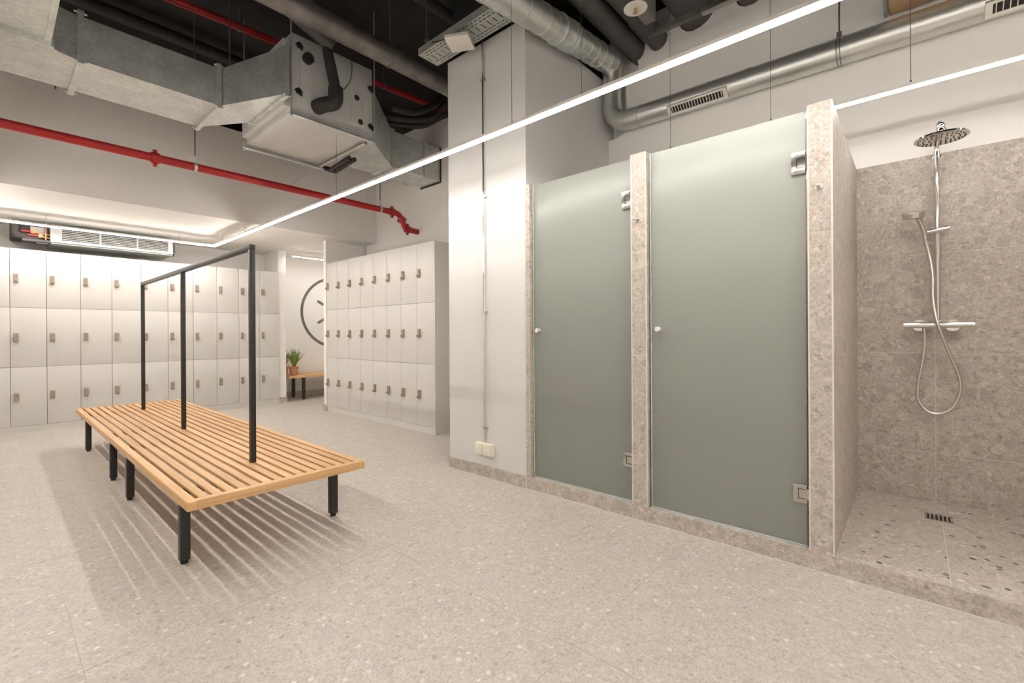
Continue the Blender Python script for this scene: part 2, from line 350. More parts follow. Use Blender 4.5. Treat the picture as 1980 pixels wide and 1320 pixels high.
# painted panel over the tiles, with rounded cut-outs where the pipes go through
poly = [(-2.4, TOP), (2.146, TOP), (2.146, 2.95), (2.03, 2.95), (1.985, 3.0), (1.966, 3.06), (1.966, 3.40), (1.93, 3.405), (1.885, 3.43), (1.85, 3.475), (1.838, 3.54), (1.85, 3.592),
        (1.82, 3.602), (1.795, 3.63), (1.780, 3.68), (1.775, 3.78), (1.742, 3.78), (1.737, 3.69), (1.72, 3.64), (1.69, 3.612), (1.65, 3.605), (1.61, 3.622), (1.58, 3.66), (1.571, 3.70), (1.567, 3.9),
        (1.50, 3.9), (1.482, 3.77), (1.45, 3.70), (1.41, 3.662), (1.36, 3.645), (1.29, 3.652), (1.225, 3.69), (1.185, 3.74), (1.17, 3.82), (1.165, 3.98), (1.05, 3.98), (1.038, 3.76), (1.01, 3.69), (.965, 3.658), (.90, 3.65), (.84, 3.675), (.80, 3.73), (.79, 3.84), (.785, 4.02), (-2.4, 4.02)]
struct(MB().prism(poly, 'x', 3.852, 3.885).build('wall_shower_upper', 'paint', smooth=False), 'off-white wall panel above the showers with pipe cut-outs')
def divider(name, label, y0, y1, x1=3.85, nside=True, pside=True):
    """partition clad in stone tiles; y0 < y1"""
    s = sroot(name, (XF, (y0+y1)/2, 0), label)
    MB().box(XF+.0015, x1, y0+.0015, y1-.0015, 0, TOP-.001).build('core', 'grout', s)
    zz = [0]+ZJ[1:] if False else ZJ
    for j in range(4):
        piece('tile', 'tile', s, XF, XF+T, y0+.006, y1-.006, ZJ[j]+G, ZJ[j+1]-G)
        for yy in ([y0] if nside else [])+([y1-T] if pside else []):
            piece('tile', 'tile', s, XF+.003, XF+.628-G, yy, yy+T, ZJ[j]+G, ZJ[j+1]-G)
            piece('tile', 'tile', s, XF+.628+G, x1, yy, yy+T, ZJ[j]+G, ZJ[j+1]-G)
    for yy in (y0, y1):
        piece('edge_trim', 'tan' if False else 'core', s, XF-.001, XF+.004, yy-.001 if yy == y0 else yy-.006, yy+.006 if yy == y0 else yy+.001, SZ, TOP)
    piece('cap', 'tile', s, XF+.004, x1, y0+.004, y1-.004, TOP-.001, TOP+.004)
    return s
d0 = sroot('wall_shower_side', (XF, 2.125, 0), 'narrow stone tiled jamb beside the white column')
for j in range(4):
    piece('tile', 'tile', d0, XF, 3.85, 2.106, 2.1455, ZJ[j]+G, ZJ[j+1]-G)
d1 = divider('wall_shower_divider', 'stone tiled partition between the two frosted doors', 1.203, 1.303)
d2 = divider('wall_shower_end', 'stone tiled partition between frosted door and open shower', .278, .378)
kb = sroot('trim_kerb', (XF, .5, 0), 'low stone kerb along the shower fronts')
MB().box(XF+.0015, 2.75, -1.4, 2.146, 0, SZ-.013).build('kerb_core', 'grout', kb)
kj = [2.146, 1.303, 1.203, .378, .278, -.118, -1.318]
for ya, yb in zip(kj[1:], kj):
    piece('tile', 'tile', kb, XF, XF+T, ya+G, yb-G, 0.002, SZ)
for ya, yb in ((1.303, 2.106), (.378, 1.203)):
    piece('tile', 'tile', kb, XF+T, 2.75, ya, yb, SZ-.012, SZ-.0005)
piece('joint', 'grout', kb, XF-.003, XF, -1.4, 2.146, 0, .003)
sf = sroot('floor_shower', (3.2, .4, 0), 'raised stone floor of the showers')
MB().box(2.75, 3.8515, -1.4, 2.146, 0, SZ-.013).build('screed', 'grout', sf)
for ya, yb in ((1.303, 2.106), (.378, 1.203)): piece('tile', 'shfloor', sf, 2.75, 3.85, ya, yb, SZ-.012, SZ)
DX0, DX1, DY0, DY1 = 3.472, 3.590, -.166, -.050
MB().box(XF+.0015, DX0-.001, -1.0, .278, SZ-.013, SZ-.0015).box(DX1+.001, 3.8515, -1.0, .278, SZ-.013, SZ-.0015).box(DX0-.001, DX1+.001, DY1+.001, .278, SZ-.013, SZ-.0015).box(DX0-.001, DX1+.001, -1.0, DY0-.001, SZ-.013, SZ-.0015).build('joint_filler', 'grout', sf)
def shfloor(poly): MB().prism(poly, 'z', SZ-.012, SZ).build('tile', 'shfloor', sf, smooth=False)
e = .0018; YR = -1.0
shfloor([(XF+T, .278-e), (DX0-e, DY1), (DX0-e, (DY0+DY1)/2-.012), (XF+T, -.118+e)])
shfloor([(XF+T, -.118-e), (DX0-e, (DY0+DY1)/2-.012-2*e), (DX0-e, DY0), (XF+T, YR)])
shfloor([(XF+T+.01, .278), (3.85, .278), (DX1+e, DY1+2*e), (DX0, DY1+2*e)])
shfloor([(3.85, .278-3*e), (3.85, YR), (DX1+2*e, DY0), (DX1+2*e, DY1)])
shfloor([(XF+T+.02, YR), (DX0, DY0-2*e), (DX1, DY0-2*e), (3.85, YR)])
struct(MB().box(XF, XW, -1.1, -1.0, 0, TOP).build('wall_shower_right', 'tile'))

# floor drain
dr = thing('floor_drain', 'small square steel drain grate in the open shower floor', 'drain', ((DX0+DX1)/2, (DY0+DY1)/2, SZ))
MB().box(DX0, DX1, DY0, DY1, SZ-.012, SZ-.006).build('sump', 'dark', dr)
f = MB(); [f.box(*b, SZ-.008, SZ+.001) for b in ((DX0, DX1, DY0, DY0+.010), (DX0, DX1, DY1-.010, DY1), (DX0, DX0+.010, DY0, DY1), (DX1-.010, DX1, DY0, DY1))]; f.build('frame', 'satin', dr)
for k in range(5):
    y = DY0+.022+k*.0178; MB().box(DX0+.01, DX1-.01, y-.0045, y+.0045, SZ-.006, SZ).build('bar', 'satin', dr)

# ------------------------------------------------------------------ frosted doors
def shower_door(label, ya, yb):
    t = thing('shower_screen', label, 'shower door', (2.645, (ya+yb)/2, SZ+.01), 'frosted shower doors')
    MB().box(2.640, 2.650, ya, yb, SZ+.008, 2.230, bev=.0015).build('glass_pane', 'glass', t)
    MB().box(2.637, 2.653, yb, yb+.006, SZ+.004, 2.230).build('seal_strip', 'glassedge', t)
    MB().box(2.637, 2.653, ya, yb, SZ+.001, SZ+.008).build('bottom_seal', 'glassedge', t)
    k = MB().cyl((2.640, yb-.045, 1.165), (2.609, yb-.045, 1.165), .0155, 20); k.cyl((2.609, yb-.045, 1.165), (2.605, yb-.045, 1.165), .0155, 20, r2=.012); k.cyl((2.650, yb-.045, 1.165), (2.678, yb-.045, 1.165), .0125, 20)
    k.build('door_knob', 'knob', t)
    for z, hh in ((1.977, .11), (.350, .092)):
        h = MB().box(2.628, 2.640, ya-.001, ya+.058, z-hh/2, z+hh/2, bev=.0015).box(2.650, 2.660, ya-.001, ya+.058, z-hh/2, z+hh/2)
        ho = h.build('hinge', 'mirror', t)
        c = MB(); y2 = ya+.034
        for b in ((y2, y2+.003, z-.025, z+.025), (ya, y2, z+.022, z+.025), (ya, y2, z-.025, z-.022)): c.box(2.6268, 2.6285, *b)
        c.build('knuckle_gap', 'dark', ho)
        MB().box(2.630, 2.662, ya-.010, ya+.002, z-hh/2+.02, z+hh/2-.02).build('wall_leaf', 'mirror', ho)
    return t
shower_door('frosted glass shower door nearest the white column, the narrower one', 1.316, 2.094)
shower_door('wide frosted glass shower door next to the open shower', .391, 1.186)

def peg(label, y, z):
    t = thing('coat_peg', label, 'hook', (XF, y, z), 'steel pegs on the shower partitions')
    MB().cyl((XF, y, z), (XF-.004, y, z), .017, 20).build('rosette', 'satin', t)
    MB().cyl((XF-.004, y, z), (XF-.034, y, z), .0075, 16).sphere((XF-.034, y, z), .0105).build('pin', 'chrome', t)
peg('small steel peg on the partition between the frosted doors', 1.262, 1.835)
peg('small steel peg on the partition beside the open shower', .332, 1.838)

# ------------------------------------------------------------------ shower set
sx, sy = 3.79, -.117
t = thing('shower_set', 'chrome shower set with rain head and hand shower on tiled wall', 'shower', (3.85, sy, 1.18))
rp_ = MB().tube(path([(sx, sy, 1.20), (sx, sy, 2.285), (3.40, sy, 2.285), (3.40, sy, 2.235)], .05, 10), .0135, 16); ra = rp_.build('riser_pipe', 'chrome', t)
MB().cyl((sx, sy, 2.212), (sx, sy, 2.228), .018, 20).build('collar', 'chrome', ra)
MB().cyl((3.85, sy, 2.22), (sx, sy, 2.22), .009, 14).cyl((3.85, sy, 2.22), (3.842, sy, 2.22), .022, 20).build('wall_bracket', 'chrome', ra)
hd = MB().lathe((3.40, sy-.006, 2.19), [(.020, .05), (.022, .022), (.05, .016), (.104, .011), (.112, .006), (.112, -.002), (.106, -.006), (.02, -.006)], 40).build('rain_head', 'chrome', t)
nz = MB(); [nz.cyl((3.40+r*math.cos(q), sy-.006+r*math.sin(q), 2.185), (3.40+r*math.cos(q), sy-.006+r*math.sin(q), 2.1815), .003, 6) for r, n in ((.025, 8), (.05, 14), (.075, 22), (.095, 28)) for q in [2*math.pi*i/n for i in range(n)]]
nz.build('spray_nozzles', 'greyins', hd)
MB().sphere((3.40, sy-.004, 2.255), .020, 1, 1, 1.2).build('ball_joint', 'chrome', ra)
mx_ = 3.752; mz = 1.183
mb = MB().cyl((mx_, -.225, mz), (mx_, -.010, mz), .0185, 28).build('mixer_body', 'chrome', t)
MB().cyl((mx_, -.274, mz), (mx_, -.2265, mz), .0175, 28).build('temperature_handle', 'chrome', mb)
MB().cyl((mx_, -.0085, mz), (mx_, .040, mz), .0175, 28).build('flow_handle', 'chrome', mb)
for y in (-.185, -.035): MB().cyl((3.85, y, mz-.004), (3.838, y, mz-.004), .035, 24, r2=.035).cyl((3.838, y, mz-.004), (mx_, y, mz), .014, 16).build('wall_flange', 'chrome', mb)
MB().box(mx_+.012, mx_+.05, sy-.012, sy+.012, mz, mz+.03, bev=.004).build('riser_joint', 'chrome', mb)
MB().cyl((mx_, -.056, mz-.018), (mx_, -.056, mz-.050), .010, 16).build('hose_outlet', 'satin', mb)
sl = MB().cyl((sx-.015, -.168, 1.760), (sx-.035, -.048, 1.745), .0155, 20).build('slide_holder', 'chrome', t)
hs = MB().tube([(3.745, -.062, 1.700), (3.742, -.058, 1.75), (3.715, -.045, 1.795), (3.688, -.030, 1.832)], [.011, .014, .016, .018], 16).build('hand_shower', 'chrome', t)
hc = Vector((3.655, -.012, 1.842)); q = Vector((.35, .05, -1)).normalized()
MB().cyl(hc-q*.017, hc+q*.010, .058, 36).cyl(hc+q*.010, hc+q*.016, .058, 36, r2=.050).cyl(hc-q*.017, hc-q*.022, .058, 36, r2=.045).build('hand_shower_head', 'chrome', hs)
MB().cyl(hc+q*.016, hc+q*.018, .046, 30).build('spray_face', 'greyins', hs)
hp = [(3.745, -.063, 1.695), (3.752, -.080, 1.60), (3.745, -.094, 1.48), (3.730, -.095, 1.34), (3.712, -.108, 1.22), (3.712, -.125, 1.15), (3.745, -.172, .99), (3.760, -.208, .87), (3.762, -.210, .78), (3.762, -.178, .69), (3.762, -.12, .648), (3.762, -.065, .66), (3.762, -.028, .72), (3.760, -.024, .80), (3.755, -.045, .95), (mx_, -.057, 1.06), (mx_, -.056, 1.135)]
MB().tube(catmull(hp, 8), .0090, 12).build('hose', 'hose', t)

# ------------------------------------------------------------------ LED strips
def led(label, runs, z, wires, group='suspended light strips', glow='led', drop=.0058):
    """runs: list of (x0,y0,x1,y1) axis-aligned; wires: (x,y,ztop)"""
    x0, y0 = runs[0][:2]
    t = thing('led_strip_light', label, 'light', (x0, y0, z), group)
    hw = .016
    for (xa, ya, xb, yb) in runs:
        xa, xb = sorted((xa, xb)); ya, yb = sorted((ya, yb))
        ax, ay = (0, hw) if xb-xa > yb-ya else (hw, 0)
        MB().box(xa-ax-hw*(ay > 0)*0-.004*(ax > 0), xb+ax+.004*(ax > 0), ya-ay-.004*(ay > 0), yb+ay+.004*(ay > 0), z, z+.018).build('housing', 'housing', t)
        MB().box(xa-ax, xb+ax, ya-ay, yb+ay, z-drop, z).build('diffuser', glow, t)
    for x, y, zt in wires:
        MB().cyl((x, y, z+.018), (x, y, zt), .0016, 6).cyl((x, y, z+.018), (x, y, z+.035), .005, 8).build('suspension_wire', 'wire', t)
ZL = 2.41; XR = 2.113; XLL = -.11; YB = 7.492
led('long suspended light strip turning the corner above the slatted bench', [(XR, -2.0, XR, YB+.016), (XLL, YB, XR-.016, YB), (XLL, -2.0, XLL, YB-.016), (XLL+.016, -2.0, XR-.016, -2.0)], ZL,  # last run, behind the camera, is unseen: added to close the loop and lift ambient light
    [(XR, -1.2, CEIL), (XR, .1, CEIL), (XR, 1.34, 3.652), (XR, 1.84, 3.610), (XR, 3.99, 2.98)]+[(XR, y, 2.54) for y in (6.30, 7.12)]+[(x, YB, 2.54) for x in (.43, 1.70)]+[(XLL, 0, CEIL), (XLL, 2, 3.10), (XLL, 4, 3.10)], drop=.0095)
led('light strip hanging above the shower cubicles', [(3.225, -.98, 3.225, 1.62)], 2.442, [(3.225, 0.0, CEIL), (3.225, .66, CEIL), (3.225, 1.3, 3.652)], glow='led_soft')
led('short light strip in the far alcove in front of the ring', [(3.34, 7.79, 5.9, 7.79)], 2.45, [(3.95, 7.79, 2.54), (5.4, 7.79, 2.54)], glow='led_mid')

# ------------------------------------------------------------------ lockers
def make_locker(wd, top, zs, depth):
    """one column, local frame: x to the right, y to the back, front at y = 0"""
    r = thing('locker_column', 'x', 'locker', (0, 0, 0), local=True)
    MB().box(.0015, wd-.0015, .020, depth, .082, top-.001).build('carcass', 'lockbody', r)
    MB().box(0, wd, .004, .03, 0, .080).build('plinth', 'laminate', r)
    MB().box(0.0005, wd-.0005, .0, depth, top-.003, top).build('top_panel', 'laminate', r)
    for z0, z1 in zs:
        d = MB().box(.0018, wd-.0018, 0, .018, z0+.0018, z1-.0018, bev=.0012).build('door', 'laminate', r)
        zc = (z0+z1)/2; lx = .047
        k = MB().box(lx-.021, lx+.021, -.022, 0, zc-.050, zc+.052, bev=.005)
        for i in range(3):
            for j in range(3): k.box(lx-.014+i*.010, lx-.006+i*.010, -.025, -.021, zc+.006+j*.013, zc+.015+j*.013)
        k.cyl((lx, -.020, zc-.028), (lx, -.042, zc-.028), .013, 14).box(lx-.003, lx+.003, -.046, -.040, zc-.040, zc-.016)
        k.build('lock', 'lock', d)
    return r
ORD = ['first', 'second', 'third', 'fourth', 'fifth', 'sixth', 'seventh', 'eighth', 'ninth', 'tenth', 'eleventh', 'twelfth']
PW = .3007
proto = make_locker(PW, 2.172, [(.080, .777), (.777, 1.479), (1.479, 2.170)], .58)
for i in range(12):
    o = proto if i == 0 else copy_tree(proto)
    x = .156 - 2*PW + i*PW
    o.location = (x, YL, 0)
    if i == 0: lb = 'white three-door locker column beyond the left edge of the photograph'
    elif i == 1: lb = 'white three-door locker column of the back row cut off by the left edge'
    elif i == 11: lb = 'last white three-door locker column of the back row, beside the pier'
    else: lb = 'white three-door locker column in the back row, %s full one from the left' % ORD[i-2]
    o['label'] = lb; o['group'] = 'locker columns of the back row'
PC = .311
proto2 = make_locker(PC, 2.193, [(.080, .797), (.797, 1.500), (1.500, 2.191)], XW-XC-.005)
for i in range(8):
    o = proto2 if i == 0 else copy_tree(proto2)
    o.rotation_euler = (0, 0, -math.pi/2); o.location = (XC, 6.546 - i*PC, 0)
    o['label'] = ('narrow-looking white locker column against the middle wall end, first of its block' if i == 0 else 'white locker column nearest the white column, at the right end of its block' if i == 7 else 'white locker column in the right-hand block, %s from the left' % ORD[i])
    o['group'] = 'locker columns of the right-hand block'
ep = tag(MB().box(XC, XW-.005, 4.040, 6.546-8*PC-.0005, 0, 2.195, bev=.001).build('locker_end_panel', 'laminate'), 'plain off-white end panel of the right-hand locker block', 'panel')

# ------------------------------------------------------------------ slatted bench
bx0, bx1, by0, by1, bz = .588, 1.482, 2.480, 6.545, .385
t = thing('slatted_bench', 'long low oak slatted bench on black steel legs', 'bench', ((bx0+bx1)/2, (by0+by1)/2, 0))
n = 16; gap = .0168; sw = (bx1-bx0-(n-1)*gap)/n
for i in range(n):
    x = bx0+i*(sw+gap); edge = i in (0, n-1)
    MB().box(x, x+sw, by0 if edge else by0+.045, by1 if edge else by1-.045, bz-.042 if edge else bz-.014, bz, bev=.0015).build('slat', 'wood', t)
for ya, yb in ((by0, by0+.045), (by1-.045, by1)):
    MB().box(bx0+sw, bx1-sw, ya, yb, bz-.042, bz, bev=.0015).build('end_rail', 'woodx', t)
LY = (2.765, 4.118, 4.773, 6.158); lx0, lx1 = .622, 1.448
for y in LY:
    MB().box(lx0-.005, lx1+.005, y-.02, y+.02, bz-.042, bz-.0145).build('cross_bar', 'blackmetal', t)
    for x in (lx0+.02, lx1-.02):
        l = MB().box(x-.022, x+.022, y-.022, y+.022, .018, bz-.0425, bev=.002).build('leg', 'blackmetal', t)
        MB().cyl((x, y, 0), (x, y, .010), .017, 16).cyl((x, y, .010), (x, y, .02), .007, 10).build('foot', 'foot', l)
rx = 1.035; RY = (2.975, 4.455, 5.935)
rk = thing('clothes_rack', 'black steel clothes rail frame standing on the slatted bench', 'rack', (rx, RY[1], bz))
for y in RY: MB().box(rx-.015, rx+.015, y-.015, y+.015, bz, 1.655, bev=.0015).build('post', 'blackmetal', rk)
MB().box(rx-.015, rx+.015, RY[0]-.015, RY[-1]+.015, 1.655, 1.685, bev=.0015).build('top_bar', 'blackmetal', rk)

# ------------------------------------------------------------------ conduit and socket on the column
xc = XF+.01
t = thing('wall_conduit', 'thin steel conduit running down the white column', 'conduit', (xc, 2.573, .27))
MB().cyl((xc-.014, 2.573, .27), (xc-.014, 2.573, 3.50), .0085, 14).build('tube', 'chrome', t)
for z in (3.171, 2.237, 1.317, .394): MB().cyl((xc-.014, 2.573, z-.007), (xc-.014, 2.573, z+.007), .0115, 14).box(xc-.016, xc, 2.545, 2.601, z-.006, z+.006).build('clip', 'satin', t)
t = thing('wall_socket', 'cream double socket box low on the white column', 'socket', (xc, 2.57, .175))
so = MB().box(xc-.042, xc, 2.478, 2.660, .178, .272, bev=.006).build('housing', 'socket', t)
for y in (2.525, 2.613):
    MB().box(xc-.050, xc-.040, y-.040, y+.040, .184, .266, bev=.003).build('flap', 'socket', t)

# ------------------------------------------------------------------ alcove: ring, bench, plants
rc = Vector((4.477, 8.515, 1.565)); rr = .687
rg = MB()
N = 72
for k in range(N):
    t0, t1 = 2*math.pi*k/N, 2*math.pi*(k+1)/N; ri, ro = rr-.048, rr
    P = lambda r, q, y: (rc.x+r*math.cos(q), y, rc.z+r*math.sin(q))
    rg.loft([P(ri, t0, 8.514), P(ro, t0, 8.514), P(ro, t0, 8.5195), P(ri, t0, 8.5195)], [P(ri, t1, 8.514), P(ro, t1, 8.514), P(ro, t1, 8.5195), P(ri, t1, 8.5195)], caps=False)
bmesh.ops.remove_doubles(rg.bm, verts=rg.bm.verts[:], dist=1e-4)
t = thing('wall_ring_sign', 'large dark grey ring with crossed strokes on the alcove wall', 'wall sign', (rc.x, 8.515, rc.z))
rg.build('ring', 'ring', t)
for an in (30, 150, 210, 330):
    q = R(an); u = Vector((math.cos(q), 0, math.sin(q))); v = Vector((-math.sin(q), 0, math.cos(q)))
    A = rc+u*.19; B = rc+u*.40; s = MB()
    pts = [A-v*.024, A+v*.024, B+v*.024] + [B+v*(.024*math.cos(f*math.pi/6))+u*(.024*math.sin(f*math.pi/6)) for f in range(1, 6)] + [B-v*.024]
    s.prism([(p.x, p.z) for p in pts], 'y', 8.514, 8.5195); s.build('stroke', 'ring', t)
t = thing('wall_bench', 'small wooden bench with black legs against the alcove wall', 'bench', (4.3, 8.2, 0))
for k in range(5):
    y0 = 7.985+k*.100; MB().box(3.36, 5.4, y0, y0+.090, .388, .43, bev=.002).build('slat', 'woodx', t)
for x in (3.625, 5.1):
    MB().box(x-.018, x+.018, 8.0, 8.47, .368, .388).build('cross_bar', 'blackmetal', t)
    for y in (8.04, 8.445): MB().box(x-.022, x+.022, y-.022, y+.022, .02, .37, bev=.002).cyl((x, y, 0), (x, y, .02), .018, 12).build('leg', 'blackmetal', t)
def fern(label, x, y, z, nf, seed, hgt):
    rn = random.Random(seed)
    t = thing('potted_fern', label, 'plant', (x, y, z), 'potted ferns on the alcove bench')
    p = MB().lathe((x, y, z), [(.052, 0), (.056, .004), (.073, .118), (.080, .120), (.082, .150), (.074, .150), (.072, .135)], 28).build('pot', 'terracotta', t)
    MB().cyl((x, y, z+.133), (x, y, z+.138), .071, 20).build('soil', 'soil', p)
    for i in range(nf):
        az = rn.uniform(0, 2*math.pi); lean = rn.uniform(.10, .62); L = hgt*rn.uniform(.65, 1.05)
        d = Vector((math.cos(az), math.sin(az), 0)); sd = Vector((-d.y, d.x, 0))
        pts = []
        for k in range(9):
            u = k/8; pts.append(Vector((x, y, z+.135))+d*(.015+L*lean*u*(.45+.55*u))+Vector((0, 0, L*(u-.32*lean*u*u))))
        b = MB(); bm = b.bm
        for k in range(8):
            wd = .020*math.sin(math.pi*min(1, .18+.80*(k/8)))
            p0, p1 = pts[k], pts[k+1]; mid = (p0+p1)/2; up_ = (p1-p0)*.55
            for sgn in (-1, 1):
                tip = mid+sd*sgn*wd*1.5+up_+Vector((0, 0, -.003))
                vs_ = [bm.verts.new(c) for c in (p0, mid+sd*sgn*wd*.9-(p1-p0)*.1, tip, p1)]
                bm.faces.new(vs_ if sgn > 0 else vs_[::-1])
        b.tube([pts[0], pts[4], pts[8]], [.0022, .0016, .0008], 5)
        b.build('frond', 'leaf', t, smooth=False)
fern('green fern in a terracotta pot standing free on the alcove bench', 3.485, 8.10, .43, 26, 3, .34)
fern('green fern in a terracotta pot half hidden behind the pier', 3.425, 8.36, .43, 16, 5, .30)

# ------------------------------------------------------------------ fan-coil unit under the soffit (above the back lockers)
t = thing('air_conditioner', 'white ceiling-hung fan coil unit with louvred grille above the back lockers', 'air conditioner', (1.1, 8.1, 2.25))
ax0, ax1, az0, az1, ay = .490, 1.712, 2.272, 2.490, 7.87
MB().box(ax0, ax1, ay+.01, 8.45, az0-.004, az1+.01, bev=.004).build('casing', 'trayzinc', t)
f = MB()
for b in ((ax0, ax0+.10, az0+.03, az1), (ax1-.055, ax1, az0+.03, az1), (ax0+.10, ax1-.055, az1-.012, az1), (ax0+.10, ax1-.055, az0+.03, az0+.045)): f.box(b[0], b[1], ay-.005, ay+.012, b[2], b[3])
f.build('grille_frame', 'louvre', t)
MB().box(ax0+.10, ax1-.055, ay+.009, ay+.0105, az0+.045, az1-.012).build('grille_back', 'dark', t)
sec = [ax0+.10, .945, 1.320, ax1-.055]
for x in sec[1:3]: MB().box(x-.008, x+.008, ay-.004, ay+.010, az0+.045, az1-.012).build('mullion', 'louvre', t)
for i in range(3):
    for k in range(7):
        z = az0+.058+k*.0215
        MB().box(sec[i]+.008*(i > 0), sec[i+1]-.008*(i < 2), ay-.006, ay+.008, z-.0040, z+.0040, rot=Matrix.Rotation(R(-20), 4, 'X')).build('louvre', 'louvre', t)
MB().prism([(ay-.012, az0+.03), (ay-.012, az0+.015), (ay+.03, az0-.006), (ay+.05, az0-.006), (ay+.05, az0+.03)], 'x', ax0, ax1).build('lower_lip', 'trayzinc', t)
MB().cyl((ax1-.002, 7.98, 2.37), (ax1+.028, 7.98, 2.37), .10, 24).build('end_cap', 'greyins', t)
pb = MB().box(.165, ax0, 8.05, 8.40, 2.315, 2.50, bev=.02).build('pipe_box', 'greyins', t)
MB().tube(path([(.20, 7.98, 2.48), (.20, 7.98, 2.34), (.40, 7.98, 2.335)], .06), .042, 14).build('insulated_elbow', 'greyins', t)
MB().box(.255, ax0+.01, 7.86, 8.05, 2.268, 2.300, bev=.008).box(.37, .47, 7.88, 8.02, 2.252, 2.27).build('drip_tray', 'greyins', t)
MB().box(.33, .45, 8.02, 8.045, 2.37, 2.47).build('terminal_plate', 'white', t)
for z, x in ((2.392, .275), (2.352, .335)):
    v = MB().cyl((x+.07, 7.93, z-.006), (ax0, 7.93, z-.018), .010, 12).build('copper_pipe', 'copper', t)
    MB().cyl((x+.055, 7.93, z-.004), (x+.105, 7.93, z-.008), .016, 12).box(x+.06, x+.09, 7.92, 7.94, z-.02, z+.02).build('brass_valve', 'brass', v)
    MB().box(x-.03, x+.055, 7.905, 7.925, z-.012, z+.010, bev=.004).build('red_lever', 'red', v)
for z in (2.31, 2.35, 2.39, 2.43): MB().cyl((ax0-.035, 7.93, z), (ax0-.035, 7.93, z+.04), .009, 10).build('copper_bend', 'copper', t)
for x in (.62, 1.60): MB().cyl((x, 8.15, az1), (x, 8.15, 2.54), .006, 8).build('hanger_rod', 'wire', t)

# ------------------------------------------------------------------ red sprinkler main
py, pz = 5.2, 2.764
t = thing('red_pipe', 'red sprinkler main running along the bulkhead into the right wall', 'pipe', (1.5, py, pz))
MB().cyl((-2.2, py, pz), (3.52, py, pz), .037, 24).build('pipe', 'red', t)
MB().tube(path([(3.50, py, pz), (3.625, py, pz), (3.685, py, 2.70), (3.735, py, 2.578), (3.80, py, 2.570)], .05, 8), .036, 20).build('double_elbow', 'red', t)
MB().cyl((3.79, py, 2.572), (XW-.001, py, 2.565), .038, 24).build('wall_stub', 'red', t)
def coupling(p, d, r=.050):
    p = Vector(p); d = Vector(d).normalized(); s = d.cross(Vector((0, 1, 0))).normalized()
    b = MB().cyl(p-d*.028, p+d*.028, r, 22).cyl(p-d*.034, p+d*.034, r*.86, 22)
    for q in (-1, 1): b.cyl(p+s*q*(r+.012)-d*.014, p+s*q*(r+.012)+d*.014, .016, 12)
    return b.build('coupling', 'red', t)
coupling((1.0, py, pz), (1, 0, 0)); coupling((3.53, py, pz), (1, 0, 0)); coupling((3.685, py, 2.685), (.4, 0, -1)); coupling((3.775, py, 2.573), (1, 0, -.05))
for x in (1.312, 3.352):
    h = MB().lathe((x, py, pz), [(.0385, -.012), (.0425, -.012), (.0425, .012), (.0385, .012)], 24, 'x').prism([(x-.02, pz+.040), (x+.02, pz+.040), (x+.006, pz+.11), (x-.006, pz+.11)], 'y', py-.006, py+.006).build('clamp', 'galv', t)
    MB().cyl((x, py, pz+.10), (x, py, CEIL), .006, 10).build('threaded_rod', 'wire', h)
t = thing('red_pipe', 'thin red sprinkler pipe high under the black ceiling', 'pipe', (2.4, 4.82, 4.05))
MB().cyl((.4, 4.86, 4.05), (XW-.001, 4.58, 4.05), .034, 18).build('pipe', 'red', t)
for x in (1.56, 3.05):
    y = 4.86-(x-.4)/3.55*.28
    MB().lathe((x, y, 4.05), [(.035, -.01), (.040, -.01), (.040, .01), (.035, .01)], 18, 'x').cyl((x, y, 4.085), (x, y, CEIL), .005, 8).build('clamp', 'wire', t)

# ------------------------------------------------------------------ rectangular duct, air handler
def rect(x, y0, y1, z0, z1): return [(x, y0, z0), (x, y1, z0), (x, y1, z1), (x, y0, z1)]
def flange_x(parent, x, y0, y1, z0, z1, w=.035, th=.03):
    b = MB()
    for bb_ in ((y0-th, y1+th, z0-th, z0), (y0-th, y1+th, z1, z1+th), (y0-th, y0, z0, z1), (y1, y1+th, z0, z1)): b.box(x-w/2, x+w/2, *bb_)
    for yy in (y0-th/2, y1+th/2):
        for zz in (z0-th/2, z1+th/2): b.cyl((x-w, yy, zz), (x+w, yy, zz), .007, 8)
    return b.build('flange', 'galv', parent)
zd0, zd1 = 3.10, 3.415
t = thing('rectangular_duct', 'galvanised rectangular air duct with an elbow, hanging at upper left', 'duct', (.6, 4.7, zd0))
MB().box(.43, 1.303, 4.435, 5.03, zd0, zd1).build('straight_run', 'galv', t, smooth=False)
arc = [(.262+.168*math.sin(q), 4.435-.118*math.cos(q)+.0) for q in [i*math.pi/2/10 for i in range(11)]]
arc = [(.43-.17*math.cos(q), 4.32+.115*math.sin(q)) for q in [i*math.pi/2/10 for i in range(11)]]
MB().prism(arc+[(.43, 5.03), (0, 5.03), (-.25, 4.93), (-.36, 4.70), (-.36, 4.32)], 'z', zd0, zd1).build('elbow', 'galv', t, smooth=False)
MB().box(-.36, .26, 1.2, 4.32, zd0, zd1).build('branch_run', 'galv', t, smooth=False)
flange_x(t, .432, 4.435, 5.03, zd0, zd1)
flange_x(t, 1.290, 4.435, 5.03, zd0, zd1)
b = MB(); [b.box(*q) for q in ((-.39, .29, 4.30, 4.335, zd0-.03, zd0), (-.39, .29, 4.30, 4.335, zd1, zd1+.03), (.26, .29, 4.30, 4.335, zd0, zd1), (-.39, -.36, 4.30, 4.335, zd0, zd1))]
b.cyl((.27, 4.27, zd0-.015), (.27, 4.365, zd0-.015), .009, 8).build('flange', 'galv', t)
b = MB(); [b.box(.245, .275, 2.2, 4.30, zd0-.015, zd0+.02)]; b.build('edge_angle', 'galv', t)
MB().loft(rect(1.305, 4.435, 5.03, zd0, zd1), rect(1.60, 3.84, 4.60, zd0+.01, 3.50)).build('transition', 'galv', t, smooth=False)
